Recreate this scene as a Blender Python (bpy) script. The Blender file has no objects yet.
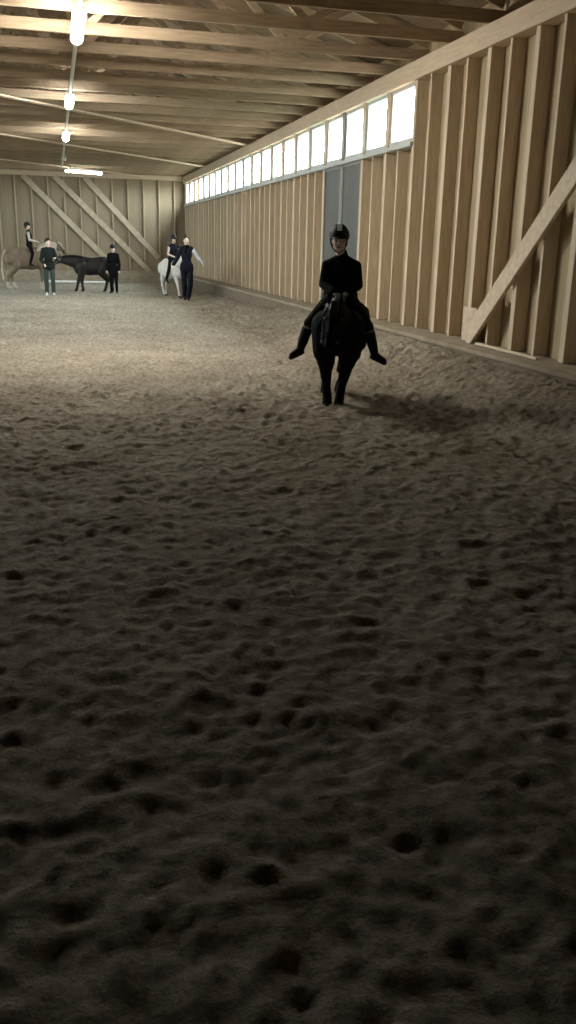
import bpy, bmesh, math, random
import numpy as np
from mathutils import Vector, Matrix, Euler
random.seed(7); RNG = np.random.default_rng(11)
SC = bpy.context.scene
COL = SC.collection
PI = math.pi

# ------------------------------------------------------------------ measures of the hall (metres)
XW = 5.32        # face of the studs of the right wall
XS = 5.50        # inner face of the right sheathing
XL = -9.0        # inner face of the left wall
YE = 38.1        # face of the studs of the end wall
YB = -9.0        # wall behind the camera
Z0 = 0.40        # top of the kickboard ledge
ZS = 3.11        # window sill
ZB = 3.95        # underside of the wall beam
ZT = 4.21        # top of the wall beam, underside of the chords
POST0 = 12.04    # near edge of one of the posts
PITCH = 1.17
RIDGE_X = (XS + XL) / 2
RISE = 0.34

# ------------------------------------------------------------------ small helpers
def link(o, parent=None):
    COL.objects.link(o)
    if parent is not None:
        o.parent = parent
    return o

def tag(o, label=None, cat=None, group=None, kind=None):
    if label: o['label'] = label
    if cat: o['category'] = cat
    if group: o['group'] = group
    if kind: o['kind'] = kind
    return o

def empty(name, loc=(0, 0, 0), rz=0.0):
    o = bpy.data.objects.new(name, None)
    o.empty_display_size = 0.2
    o.location = loc; o.rotation_euler = (0, 0, rz)
    return link(o)

def mesh_obj(name, bm, mat, parent=None, smooth=False):
    me = bpy.data.meshes.new(name)
    bm.to_mesh(me); bm.free()
    if smooth:
        for p in me.polygons: p.use_smooth = True
    if mat: me.materials.append(mat)
    return link(bpy.data.objects.new(name, me), parent)

def add_box(bm, a, b, bevel=0.0):
    x0, y0, z0 = a; x1, y1, z1 = b
    m = Matrix.Translation(((x0+x1)/2, (y0+y1)/2, (z0+z1)/2)) @ Matrix.Diagonal((abs(x1-x0), abs(y1-y0), abs(z1-z0), 1))
    r = bmesh.ops.create_cube(bm, size=1, matrix=m)
    if bevel > 0:
        es = {e for v in r['verts'] for e in v.link_edges}
        bmesh.ops.bevel(bm, geom=list(es), offset=bevel, segments=1, affect='EDGES', clamp_overlap=True)

def box(name, a, b, mat, parent=None, bevel=0.0):
    bm = bmesh.new(); add_box(bm, a, b, bevel)
    return mesh_obj(name, bm, mat, parent)

def add_beam(bm, p, q, w, t, up=(0, 0, 1), bevel=0.004):
    """a squared timber from p to q: w across (in the plane with `up`), t along the other side"""
    p = Vector(p); q = Vector(q); d = q - p; L = d.length; d.normalize()
    s = d.cross(Vector(up))
    if s.length < 1e-4: s = d.cross(Vector((0, 1, 0)))
    s.normalize(); u = s.cross(d).normalized()
    M = Matrix((s, d, u)).transposed().to_4x4()
    M.translation = (p + q) / 2
    r = bmesh.ops.create_cube(bm, size=1, matrix=M @ Matrix.Diagonal((t, L, w, 1)))
    if bevel > 0:
        es = {e for v in r['verts'] for e in v.link_edges}
        bmesh.ops.bevel(bm, geom=list(es), offset=bevel, segments=1, affect='EDGES', clamp_overlap=True)

def beam(name, p, q, w, t, mat, parent=None, up=(0, 0, 1)):
    bm = bmesh.new(); add_beam(bm, p, q, w, t, up)
    return mesh_obj(name, bm, mat, parent)

def add_sphere(bm, c, r, sub=2, rot=None):
    if not hasattr(r, '__len__'): r = (r, r, r)
    M = Matrix.Translation(c)
    if rot: M = M @ Euler(rot).to_matrix().to_4x4()
    bmesh.ops.create_icosphere(bm, subdivisions=sub, radius=1, matrix=M @ Matrix.Diagonal((r[0], r[1], r[2], 1)))

def add_capsule(bm, p, r1, q, r2, sub=2):
    tmp = bmesh.new()
    bmesh.ops.create_icosphere(tmp, subdivisions=sub, radius=r1, matrix=Matrix.Translation(p))
    bmesh.ops.create_icosphere(tmp, subdivisions=sub, radius=r2, matrix=Matrix.Translation(q))
    vs = [v.co.copy() for v in tmp.verts]; tmp.free()
    tmp = bmesh.new()
    nv = [tmp.verts.new(v) for v in vs]
    r = bmesh.ops.convex_hull(tmp, input=nv)
    bad = [v for v in tmp.verts if not v.link_faces]
    for v in bad: tmp.verts.remove(v)
    me = bpy.data.meshes.new('tmp'); tmp.to_mesh(me); tmp.free()
    bm.from_mesh(me); bpy.data.meshes.remove(me)

def organic(name, prims, mat, parent, voxel=0.012, smooth=4, cut=None):
    """one continuous surface grown over capsules ('c', p, r, q, r) and ellipsoids ('e', c, r, rot)"""
    bm = bmesh.new()
    for p in prims:
        if p[0] == 'c': add_capsule(bm, p[1], p[2], p[3], p[4])
        else: add_sphere(bm, p[1], p[2], 3, p[3] if len(p) > 3 else None)
    me = bpy.data.meshes.new(name); bm.to_mesh(me); bm.free()
    t = bpy.data.objects.new('tmp', me); COL.objects.link(t)
    m = t.modifiers.new('r', 'REMESH'); m.mode = 'VOXEL'; m.voxel_size = voxel
    s = t.modifiers.new('s', 'SMOOTH'); s.factor = 0.5; s.iterations = smooth
    dg = bpy.context.evaluated_depsgraph_get()
    me2 = bpy.data.meshes.new_from_object(t.evaluated_get(dg))
    bpy.data.objects.remove(t); bpy.data.meshes.remove(me)
    me2.name = name
    if cut:                                     # keep only where cut(co) is true
        b = bmesh.new(); b.from_mesh(me2)
        kill = [v for v in b.verts if not cut(v.co)]
        bmesh.ops.delete(b, geom=kill, context='VERTS')
        b.to_mesh(me2); b.free()
    for p in me2.polygons: p.use_smooth = True
    me2.materials.clear(); me2.materials.append(mat)
    return link(bpy.data.objects.new(name, me2), parent)

def tube(name, pts, r, mat, parent=None, res=6):
    cu = bpy.data.curves.new(name, 'CURVE'); cu.dimensions = '3D'
    sp = cu.splines.new('NURBS' if len(pts) > 2 else 'POLY'); sp.points.add(len(pts)-1)
    for i, p in enumerate(pts): sp.points[i].co = (*p, 1)
    sp.use_endpoint_u = True; sp.order_u = 3
    cu.bevel_depth = r; cu.bevel_resolution = 2; cu.use_fill_caps = True
    t = bpy.data.objects.new('tmp', cu); COL.objects.link(t)
    dg = bpy.context.evaluated_depsgraph_get()
    me = bpy.data.meshes.new_from_object(t.evaluated_get(dg))
    bpy.data.objects.remove(t); bpy.data.curves.remove(cu)
    me.name = name; me.materials.clear(); me.materials.append(mat)
    for p in me.polygons: p.use_smooth = True
    return link(bpy.data.objects.new(name, me), parent)

# ------------------------------------------------------------------ materials
def base_mat(name, rough=0.8, spec=0.3):
    m = bpy.data.materials.new(name); m.use_nodes = True
    nt = m.node_tree; b = nt.nodes['Principled BSDF']
    b.inputs['Roughness'].default_value = rough
    b.inputs['Specular IOR Level'].default_value = spec
    return m, nt, b

def noisy(name, c1, c2, scale=8, stretch=(1, 1, 1), rough=0.8, spec=0.3, bump=0.0, vary=0.0, detail=5, coord='Object'):
    m, nt, b = base_mat(name, rough, spec)
    N = nt.nodes.new; L = nt.links.new
    tc = N('ShaderNodeTexCoord'); mp = N('ShaderNodeMapping'); mp.inputs['Scale'].default_value = stretch
    L(tc.outputs[coord], mp.inputs['Vector'])
    no = N('ShaderNodeTexNoise'); no.inputs['Scale'].default_value = scale; no.inputs['Detail'].default_value = detail
    L(mp.outputs[0], no.inputs['Vector'])
    rp = N('ShaderNodeValToRGB'); rp.color_ramp.elements[0].position = 0.3; rp.color_ramp.elements[1].position = 0.7
    rp.color_ramp.elements[0].color = (*c1, 1); rp.color_ramp.elements[1].color = (*c2, 1)
    L(no.outputs['Fac'], rp.inputs['Fac'])
    out = rp.outputs['Color']
    if vary > 0:
        oi = N('ShaderNodeObjectInfo'); hs = N('ShaderNodeHueSaturation')
        mr = N('ShaderNodeMapRange'); mr.inputs['To Min'].default_value = 1-vary; mr.inputs['To Max'].default_value = 1+vary
        L(oi.outputs['Random'], mr.inputs['Value']); L(mr.outputs[0], hs.inputs['Value']); L(out, hs.inputs['Color'])
        out = hs.outputs['Color']
    L(out, b.inputs['Base Color'])
    if bump > 0:
        bp = N('ShaderNodeBump'); bp.inputs['Strength'].default_value = bump; bp.inputs['Distance'].default_value = 0.01
        L(no.outputs['Fac'], bp.inputs['Height']); L(bp.outputs[0], b.inputs['Normal'])
    return m

M = {}
M['stud'] = noisy('pale_stud_wood', (.53, .43, .305), (.67, .56, .42), 5, (6, 6, .6), vary=.08, bump=.15)
M['endstud'] = noisy('end_stud_wood', (.33, .265, .18), (.43, .35, .25), 5, (6, 6, .6), vary=.06)
M['endbrace'] = noisy('end_brace_wood', (.38, .31, .22), (.48, .40, .29), 6, vary=.05)
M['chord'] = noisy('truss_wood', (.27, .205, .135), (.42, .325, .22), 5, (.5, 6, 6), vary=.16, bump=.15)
M['brace'] = noisy('brace_wood', (.52, .42, .30), (.66, .55, .42), 6, (2, 2, 2), vary=.05, bump=.15)
M['beamw'] = noisy('beam_wood', (.50, .40, .29), (.62, .51, .38), 5, (6, .5, 6), bump=.1)
M['kick'] = noisy('kickboard_wood', (.24, .195, .14), (.36, .30, .22), 4, (1, 1, 5), bump=.2)
M['grey'] = noisy('grey_panel', (.065, .068, .058), (.09, .093, .08), 1.5, (1, 1, .4), rough=.5, spec=.4)
M['greyrail'] = noisy('grey_rail', (.20, .20, .175), (.26, .26, .23), 3, rough=.6)
M['frame'] = noisy('window_frame', (.42, .44, .42), (.50, .52, .50), 3, rough=.5)

M['plate'] = plain_plate = noisy('nail_plate_zinc', (.30, .23, .155), (.38, .295, .20), 10, rough=.6, spec=.3)
M['kick_dark'] = noisy('dark_kickboard', (.13, .10, .07), (.22, .175, .125), 4, (5, 1, 5), bump=.2)  # darker brown than the other kickboard wood
def board_mat(name, c1, c2, axis, width, seam=.55):
    """boards of one width laid side by side, each a little different, with thin seams"""
    m, nt, b = base_mat(name, .85, .2)
    N = nt.nodes.new; L = nt.links.new
    tc = N('ShaderNodeTexCoord'); sep = N('ShaderNodeSeparateXYZ'); L(tc.outputs['Object'], sep.inputs[0])
    dv = N('ShaderNodeMath'); dv.operation = 'DIVIDE'; dv.inputs[1].default_value = width; L(sep.outputs[axis], dv.inputs[0])
    fl = N('ShaderNodeMath'); fl.operation = 'FLOOR'; L(dv.outputs[0], fl.inputs[0])
    fr = N('ShaderNodeMath'); fr.operation = 'FRACT'; L(dv.outputs[0], fr.inputs[0])
    wn = N('ShaderNodeTexWhiteNoise'); wn.noise_dimensions = '1D'; L(fl.outputs[0], wn.inputs['W'])
    mp = N('ShaderNodeMapping'); mp.inputs['Scale'].default_value = (5, 5, .5); L(tc.outputs['Object'], mp.inputs[0])
    no = N('ShaderNodeTexNoise'); no.inputs['Scale'].default_value = 3; no.inputs['Detail'].default_value = 6; L(mp.outputs[0], no.inputs['Vector'])
    mx = N('ShaderNodeMath'); mx.operation = 'MULTIPLY_ADD'; mx.inputs[1].default_value = .5
    ad = N('ShaderNodeMath'); ad.operation = 'MULTIPLY'; ad.inputs[1].default_value = .55
    L(wn.outputs['Value'], mx.inputs[0]); L(no.outputs['Fac'], ad.inputs[0]); L(ad.outputs[0], mx.inputs[2])
    rp = N('ShaderNodeValToRGB'); rp.color_ramp.elements[0].position = .15; rp.color_ramp.elements[1].position = .85
    rp.color_ramp.elements[0].color = (*c1, 1); rp.color_ramp.elements[1].color = (*c2, 1); L(mx.outputs[0], rp.inputs[0])
    gt = N('ShaderNodeMath'); gt.operation = 'GREATER_THAN'; gt.inputs[1].default_value = .03; L(fr.outputs[0], gt.inputs[0])
    mr = N('ShaderNodeMapRange'); mr.inputs['To Min'].default_value = seam; mr.inputs['To Max'].default_value = 1; L(gt.outputs[0], mr.inputs[0])
    mc = N('ShaderNodeMix'); mc.data_type = 'RGBA'; mc.blend_type = 'MULTIPLY'; mc.inputs[0].default_value = 1
    L(rp.outputs[0], mc.inputs[6]); L(mr.outputs[0], mc.inputs[7]); L(mc.outputs[2], b.inputs['Base Color'])
    return m
M['sheath'] = board_mat('brown_wall_boards', (.35, .275, .17), (.48, .39, .255), 'Y', .20)
M['endsheath'] = board_mat('end_wall_boards', (.24, .19, .125), (.32, .26, .18), 'X', .60, .8)
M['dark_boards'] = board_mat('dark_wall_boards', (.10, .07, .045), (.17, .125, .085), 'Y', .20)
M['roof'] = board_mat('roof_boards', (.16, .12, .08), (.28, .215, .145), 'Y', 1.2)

def sand_mat():
    m, nt, b = base_mat('riding_sand', 1.0, .08)
    N = nt.nodes.new; L = nt.links.new
    tc = N('ShaderNodeTexCoord')
    def noise(s, d, r=.55):
        n = N('ShaderNodeTexNoise'); n.inputs['Scale'].default_value = s; n.inputs['Detail'].default_value = d
        n.inputs['Roughness'].default_value = r; L(tc.outputs['Object'], n.inputs['Vector']); return n
    a = noise(.9, 4); f = noise(18, 8, .68); g = noise(90, 4, .7)
    r1 = N('ShaderNodeValToRGB'); e = r1.color_ramp.elements
    e[0].position = .32; e[1].position = .68; e[0].color = (.30, .26, .205, 1); e[1].color = (.40, .36, .295, 1)
    L(a.outputs[0], r1.inputs[0])
    r2 = N('ShaderNodeValToRGB'); e = r2.color_ramp.elements
    e[0].position = .30; e[1].position = .70; e[0].color = (.48, .47, .45, 1); e[1].color = (1.28, 1.27, 1.25, 1)
    L(f.outputs[0], r2.inputs[0])
    mc = N('ShaderNodeMix'); mc.data_type = 'RGBA'; mc.blend_type = 'MULTIPLY'; mc.inputs[0].default_value = 1
    L(r1.outputs[0], mc.inputs[6]); L(r2.outputs[0], mc.inputs[7]); L(mc.outputs[2], b.inputs['Base Color'])
    ad = N('ShaderNodeMath'); ad.operation = 'MULTIPLY_ADD'; ad.inputs[1].default_value = .25
    L(g.outputs[0], ad.inputs[0]); L(f.outputs[0], ad.inputs[2])
    bp = N('ShaderNodeBump'); bp.inputs['Strength'].default_value = .9; bp.inputs['Distance'].default_value = .035
    L(ad.outputs[0], bp.inputs['Height']); L(bp.outputs[0], b.inputs['Normal'])
    return m
M['sand'] = sand_mat()

def plain(name, c, rough=.8, spec=.3, k=.82):
    return noisy(name, tuple(v*k for v in c), c, 20, rough=rough, spec=spec, bump=.1)

def emit_mat(name, c, s):
    m = bpy.data.materials.new(name); m.use_nodes = True; nt = m.node_tree; nt.nodes.clear()
    e = nt.nodes.new('ShaderNodeEmission'); e.inputs[0].default_value = (*c, 1); e.inputs[1].default_value = s
    o = nt.nodes.new('ShaderNodeOutputMaterial'); nt.links.new(e.outputs[0], o.inputs[0]); return m

def glass_mat(name, tint):
    m = bpy.data.materials.new(name); m.use_nodes = True; nt = m.node_tree; nt.nodes.clear()
    N = nt.nodes.new; L = nt.links.new
    t = N('ShaderNodeBsdfTransparent'); t.inputs[0].default_value = (*tint, 1)
    g = N('ShaderNodeBsdfGlossy'); g.inputs['Roughness'].default_value = .1
    mx = N('ShaderNodeMixShader'); mx.inputs[0].default_value = .05; L(t.outputs[0], mx.inputs[1]); L(g.outputs[0], mx.inputs[2])
    o = N('ShaderNodeOutputMaterial'); L(mx.outputs[0], o.inputs[0]); return m
GLASS = [glass_mat('window_glass', (.93, .97, .96)), glass_mat('cool_window_glass', (.85, .97, 1.0)), glass_mat('warm_window_glass', (.98, .94, .95))]

LAMP_S = 345.0
SKY_S = 43.0
M['led'] = emit_mat('lamp_diffuser', (1.0, .94, .83), LAMP_S)
M['led_weaker'] = emit_mat('weaker_lamp_diffuser', (.97, .97, .92), LAMP_S*.45)  # emission set weaker than the nearest lamp to keep the far sand from overbrightening
M['led_far'] = emit_mat('cool_lamp_diffuser', (.95, 1.0, .95), LAMP_S*.15)
M['lamp_body'] = plain('lamp_housing', (.62, .60, .55), .5)
M['conduit'] = plain('conduit', (.62, .58, .50), .5)
M['metal'] = noisy('galvanised', (.45, .45, .44), (.6, .6, .58), 10, rough=.4, spec=.6)

# ------------------------------------------------------------------ ground
def fbm(X, Y, seed, scales):
    out = np.zeros_like(X)
    r = np.random.default_rng(seed)
    for s, a in scales:
        G = r.random((256, 256))
        u = X/s + 1000.3; v = Y/s + 1000.7
        i = np.floor(u).astype(int); j = np.floor(v).astype(int); fu = u-i; fv = v-j
        fu = fu*fu*(3-2*fu); fv = fv*fv*(3-2*fv)
        g = lambda a_, b_: G[a_ % 256, b_ % 256]
        out += a*((g(i, j)*(1-fu)+g(i+1, j)*fu)*(1-fv)+(g(i, j+1)*(1-fu)+g(i+1, j+1)*fu)*fv - .5)
    return out

def ground_base(X, Y):
    """gentle shape of the sand: flat, banked up against the kickboard of the right wall"""
    t = np.clip((X-3.5)/1.35, 0, 1); t = t*t*(3-2*t)
    near = np.clip((24-Y)/8, 0, 1)
    return t*(.06+.25*near)

PR = []
r_ = np.random.default_rng(5)
for k in range(19000):
    PR.append((r_.uniform(-9, 5.0), r_.uniform(-1, 37.5), r_.uniform(.05, .09), r_.uniform(.006, .019), r_.uniform(0, 2*PI)))

def heights(X, Y, amp=1.0):
    amp = amp*(.50+.5*np.clip((Y-5)/6, 0, 1))
    H = ground_base(X, Y)
    H = H + amp*fbm(X, Y, 3, [(1.7, .05), (.55, .024), (.23, .022), (.12, .030), (.065, .034), (.04, .024)])
    for sc_, am_ in ((.42, .016), (.20, .019), (.10, .017)):
        n_ = fbm(X*1.0+Y*.35, Y*1.25-X*.2, int(sc_*100), [(sc_, 1.0)])
        H = H + amp*am_*(.5-np.abs(n_)*2.2)
    x0, y0 = X[0, 0], Y[0, 0]; dx = X[1, 0]-X[0, 0]; dy = Y[0, 1]-Y[0, 0]
    nx, ny = X.shape
    for px, py, r, d, th in PR:
        if px < x0-.3 or px > x0+dx*nx+.3 or py < y0-.3 or py > y0+dy*ny+.3: continue
        i0 = max(0, int((px-2.2*r-x0)/dx)); i1 = min(nx, int((px+2.2*r-x0)/dx)+2)
        j0 = max(0, int((py-2.2*r-y0)/dy)); j1 = min(ny, int((py+2.2*r-y0)/dy)+2)
        if i1 <= i0 or j1 <= j0: continue
        lx = X[i0:i1, j0:j1]-px; ly = Y[i0:i1, j0:j1]-py
        a = lx*math.cos(th)+ly*math.sin(th); b = -lx*math.sin(th)+ly*math.cos(th)
        q = np.sqrt((a/1.15)**2+b*b)/r
        H[i0:i1, j0:j1] += amp[i0:i1, j0:j1]*d*(-.12*np.exp(-(q/.8)**4) - .70*np.exp(-((q-.80)/.24)**2)*np.clip(.55+.9*a/r, 0, 1.2) + .50*np.exp(-((q-1.30)/.26)**2)*(1-.5*a/r))
    return H

def ground():
    verts = []; faces = []
    def patch(x0, x1, dx, y0, y1, dy, amp=1.0, drop=0.0):
        nx = int(round((x1-x0)/dx))+1; ny = int(round((y1-y0)/dy))+1
        xs = np.linspace(x0, x1, nx); ys = np.linspace(y0, y1, ny)
        X, Y = np.meshgrid(xs, ys, indexing='ij')
        H = heights(X, Y, amp)-drop
        o = sum(len(v) for v in verts)
        verts.append(np.stack([X.ravel(), Y.ravel(), H.ravel()], 1))
        idx = np.arange(nx*ny).reshape(nx, ny)+o
        f = np.stack([idx[:-1, :-1], idx[1:, :-1], idx[1:, 1:], idx[:-1, 1:]], -1).reshape(-1, 4)
        faces.append(f)
    patch(-2.6, 4.90, .02, .8, 12.0, .02)
    patch(-3.0, 4.90, .04, 11.96, 22.0, .035, 1.1, .004)
    patch(XL, -2.96, .10, 11.96, 22.0, .10, 1.0, .004)
    patch(XL, 4.90, .07, 21.95, YE, .06, 1.2, .006)
    patch(XL, -2.54, .10, -1, 12.0, .10, 1.0, .004)
    patch(-2.7, 4.90, .10, -1, .86, .10, 1.0, .004)
    patch(XL, 4.90, .3, YB, -.9, .3, .6, .006)
    V = np.concatenate(verts); F = np.concatenate(faces)
    me = bpy.data.meshes.new('floor')
    me.vertices.add(len(V)); me.vertices.foreach_set('co', V.ravel())
    me.loops.add(F.size); me.loops.foreach_set('vertex_index', F.ravel())
    me.polygons.add(len(F)); me.polygons.foreach_set('loop_start', np.arange(0, F.size, 4)); me.polygons.foreach_set('loop_total', np.full(len(F), 4))
    me.update(); me.validate()
    me.polygons.foreach_set('use_smooth', np.ones(len(F), dtype=bool))
    me.materials.append(M['sand'])
    o = link(bpy.data.objects.new('floor', me)); tag(o, 'churned grey brown sand covering the riding arena', kind='structure')
ground()

def gz(x, y):
    return float(ground_base(np.array([[x]]), np.array([[y]]))[0, 0])

# ------------------------------------------------------------------ right wall
wr = bmesh.new()
NW = 21
wy0 = POST0 + PITCH + .10            # first window opening starts after this post
wy1 = POST0 + PITCH*(NW+1)
ROOFZ = ZT + .35
add_box(wr, (XS, YB, -.2), (XS+.12, wy0-.05, ROOFZ))
add_box(wr, (XS, wy0-.05, -.2), (XS+.12, YE+.2, ZS-.03))
add_box(wr, (XS, wy0-.05, ZB+.02), (XS+.12, YE+.2, ROOFZ))
add_box(wr, (XS, wy1+.05, ZS-.03), (XS+.12, YE+.2, ZB+.02))
WR = mesh_obj('wall_right', wr, M['sheath']); tag(WR, 'long timber stud wall on the right, brown boards between pale studs', kind='structure')
k0 = int((YB-POST0)/PITCH)
for k in range(k0, NW+2):
    y = POST0 + PITCH*k
    if y > YE-.2: break
    if k == 4: mt = M['greyrail']
    else: mt = M['stud']
    box('post', (XW, y, Z0), (XS, y+.10, ZB+.01), mt, WR, .003)
    y2 = y + .64
    if y2 < YE-.1 and k not in (3, 4):
        top = (ZS-.06) if 1 <= k < NW+1 else ZB+.01
        box('stud', (XW, y2, Z0), (XS, y2+.05, top), M['stud'], WR, .003)
box('sill_plate', (XW-.05, wy0-.06, ZS-.06), (XS, wy1+.02, ZS), M['frame'], WR, .004)
box('top_beam', (XW-.05, YB, ZB), (XS-.01, YE, ZT), M['beamw'], WR, .006)
# ledge under the studs, and the kickboard in front of it
bm = bmesh.new(); add_box(bm, (4.90, YB, .32), (XS, YE, Z0-.015))
box('ledge', (4.90, YB, .33), (XS, YE, Z0-.012), noisy('dusty_ledge', (.25, .215, .165), (.36, .31, .24), 6), WR)
bm.free()
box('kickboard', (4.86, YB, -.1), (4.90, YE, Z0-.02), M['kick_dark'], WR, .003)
box('kerb_plank', (4.84, YB, Z0-.04), (4.93, YE, Z0+.012), M['kick'], WR, .006)
beam('diagonal_brace', (XW-.048, 10.82, .42), (XW-.048, 6.75, 3.98), .24, .05, M['brace'], WR, up=(0, 0, 1))
box('gusset_plate', (XW-.021, 10.66, Z0), (XW-.001, 11.05, .84), M['brace'], WR, .004)
bm = bmesh.new(); add_beam(bm, (5.24, 10.45, .41), (5.20, 8.85, .41), .03, .05)
mesh_obj('loose_batten', bm, M['stud'], WR)
# grey door leaves let in between three posts
D = box('door_1', (XW+.02, POST0+PITCH*3+.10, Z0), (XW+.06, POST0+PITCH*4, ZS-.06), M['grey'], None, .003)
tag(D, 'grey sheet double door in the stud wall behind the rider', kind='structure')
box('door_leaf', (XW+.02, POST0+PITCH*4+.10, Z0), (XW+.06, POST0+PITCH*5, ZS-.06), M['grey'], D, .003)
bm = bmesh.new()
for s in (3, 4):
    y = POST0+PITCH*s+.10; e = POST0+PITCH*(s+1)
    for (a, b) in ((y, y+.05), (e-.05, e)):
        add_box(bm, (XW+.005, a, Z0), (XW+.022, b, ZS-.06))
    for z in (Z0, ZS-.11):
        add_box(bm, (XW+.005, y, z), (XW+.022, e, z+.05))
mesh_obj('edge_strip', bm, M['greyrail'], D)
bm = bmesh.new()
add_box(bm, (XW-.02, POST0+PITCH*4+.13, 1.32), (XW+.02, POST0+PITCH*4+.16, 1.46))
mesh_obj('door_handle', bm, M['metal'], D)

# windows
wn = 0
def window(xa, xb, y0, y1, side, ZS=ZS, ZB=ZB):
    global wn
    wn += 1
    t = .085
    bm = bmesh.new()
    xm = (xa+xb)/2
    add_box(bm, (xm-.03, y0, ZS), (xm+.03, y0+t, ZB)); add_box(bm, (xm-.03, y1-t, ZS), (xm+.03, y1, ZB))
    add_box(bm, (xm-.03, y0+t, ZS), (xm+.03, y1-t, ZS+t)); add_box(bm, (xm-.03, y0+t, ZB-t*.6), (xm+.03, y1-t, ZB))
    f = mesh_obj('window_%d' % wn, bm, M['frame'])
    f['kind'] = 'structure'
    f['label'] = 'window of the %s wall, number %d counted from the camera end' % (side, wn if side == 'right' else wn-NW)
    box('pane', (xm-.006, y0+t-.01, ZS+t-.01), (xm+.006, y1-t+.01, ZB-t*.6+.01), GLASS[(wn*5) % 3 if wn % 4 else 0], f)
for k in range(NW):
    y = POST0 + PITCH*(k+1)
    window(XW+.04, XW+.10, y+.10, y+PITCH, 'right')

# ------------------------------------------------------------------ end wall, left wall, back wall
def gable(bm, y0, y1):
    pts = [(XL-.1, -.2), (XS+.1, -.2), (XS+.1, ROOFZ), (RIDGE_X, ROOFZ+RISE*(XS-RIDGE_X)), (XL-.1, ROOFZ)]
    a = [bm.verts.new((x, y0, z)) for x, z in pts]; b = [bm.verts.new((x, y1, z)) for x, z in pts]
    bm.faces.new(a); bm.faces.new(b[::-1])
    for i in range(5):
        bm.faces.new((a[i], b[i], b[(i+1) % 5], a[(i+1) % 5]))
    bmesh.ops.recalc_face_normals(bm, faces=bm.faces)
bm = bmesh.new(); gable(bm, YE+.10, YE+.22)
WE = mesh_obj('wall_end', bm, M['endsheath']); tag(WE, 'timber end wall with vertical studs and three diagonal braces', kind='structure')
x = 4.95
while x > XL:
    box('stud', (x-.05, YE, .44), (x, YE+.10, 4.10), M['endstud'], WE, .003)
    x -= .63
box('top_beam', (XL, YE-.02, 4.06), (XW, YE+.10, 4.24), M['beamw'], WE, .005)
for p, q in (((-1.05, 4.05), (2.52, .50)), ((.17, 4.05), (3.85, .44)), ((1.34, 4.05), (4.22, 1.0))):
    beam('diagonal_brace', (p[0], YE-.022, p[1]), (q[0], YE-.022, q[1]), .21, .042, M['endbrace'], WE)
box('kickboard', (XL, YE-.16, -.1), (4.90, YE-.12, .46), M['kick'], WE, .004)
box('ledge', (XL, YE-.12, .40), (4.95, YE+.10, .445), M['kick'], WE, .004)
bm = bmesh.new(); gable(bm, YB-.12, YB)
WB = mesh_obj('wall_back', bm, M['dark_boards']); tag(WB, 'timber wall behind the camera', kind='structure')
GY1 = wy0-.05
add_b = lambda a, b: add_box(wl, a, b)
wl = bmesh.new()
add_b((XL-.12, YB, -.2), (XL, GY1, ROOFZ))
add_b((XL-.12, GY1, -.2), (XL, YE+.2, ZS-.03))
add_b((XL-.12, GY1, ZB+.02), (XL, YE+.2, ROOFZ))
add_b((XL-.12, wy1+.05, ZS-.03), (XL, YE+.2, ZB+.02))
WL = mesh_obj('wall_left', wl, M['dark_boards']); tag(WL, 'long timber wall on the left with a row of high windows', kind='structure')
for k in range(k0, NW+2):
    y = POST0 + PITCH*k
    if y > YE-.2: break
    box('post', (XL, y, 0), (XL+.16, y+.10, ZB+.01), M['stud'], WL)
box('top_beam', (XL, YB, ZB), (XL+.2, YE, ZT), M['beamw'], WL)
for k in range(NW):
    y = POST0 + PITCH*(k+1)
    window(XL-.1, XL-.04, y+.10, y+PITCH, 'left')

# ------------------------------------------------------------------ roof and trusses
bm = bmesh.new()
zr = ROOFZ+RISE*(XS-RIDGE_X)
for xa, za, xb, zb in ((XS+.5, ROOFZ-.5*RISE, RIDGE_X, zr), (XL-.5, ROOFZ-.5*RISE, RIDGE_X, zr)):
    vs = []
    for y in (YB-.3, YE+.4):
        vs += [bm.verts.new((xa, y, za)), bm.verts.new((xb, y, zb)), bm.verts.new((xb, y, zb+.1)), bm.verts.new((xa, y, za+.1))]
    for f in ((0, 1, 2, 3), (4, 5, 6, 7), (0, 1, 5, 4), (3, 2, 6, 7), (0, 3, 7, 4), (1, 2, 6, 5)):
        bm.faces.new([vs[i] for i in f])
bmesh.ops.recalc_face_normals(bm, faces=bm.faces)
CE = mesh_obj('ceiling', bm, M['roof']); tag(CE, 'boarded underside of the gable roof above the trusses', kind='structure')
def roof_z(x):
    return ROOFZ+RISE*(min(XS-x, x-XL)) - .06
proto = None
nodes_b = [XL+2.2, XL+4.9, RIDGE_X, XS-4.9, XS-2.2]
def truss():
    bm = bmesh.new()
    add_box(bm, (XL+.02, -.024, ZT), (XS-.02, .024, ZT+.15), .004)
    t = mesh_obj('roof_truss', bm, M['chord'], CE)
    for xa in (XL+.03, XS-.03):
        bm = bmesh.new()
        add_beam(bm, (xa, 0, roof_z(xa)-.06), (RIDGE_X, 0, roof_z(RIDGE_X)-.06), .16, .045)
        mesh_obj('top_chord', bm, M['chord'], t)
    tops = [XL+1.2, XL+3.6, XL+6.0, XS-6.0, XS-3.6, XS-1.2]
    seq = []
    for i, b in enumerate(nodes_b):
        seq += [(b, tops[i]), (b, tops[i+1])]
    for b, tp in seq:
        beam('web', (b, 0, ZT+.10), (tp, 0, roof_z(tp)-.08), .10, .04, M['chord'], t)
    bm = bmesh.new()
    for b in nodes_b:
        for s in (-1, 1):
            add_box(bm, (b-.09, s*.027-.0015, ZT+.02), (b+.09, s*.027+.0015, ZT+.10))
    mesh_obj('nail_plate', bm, M['plate'], t)
    return t
ys = []
for k in range(k0, NW+3):
    y = POST0 + PITCH*k + .05
    if y < YE-.1: ys.append(y)
proto = truss()
kids = list(proto.children)
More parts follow.
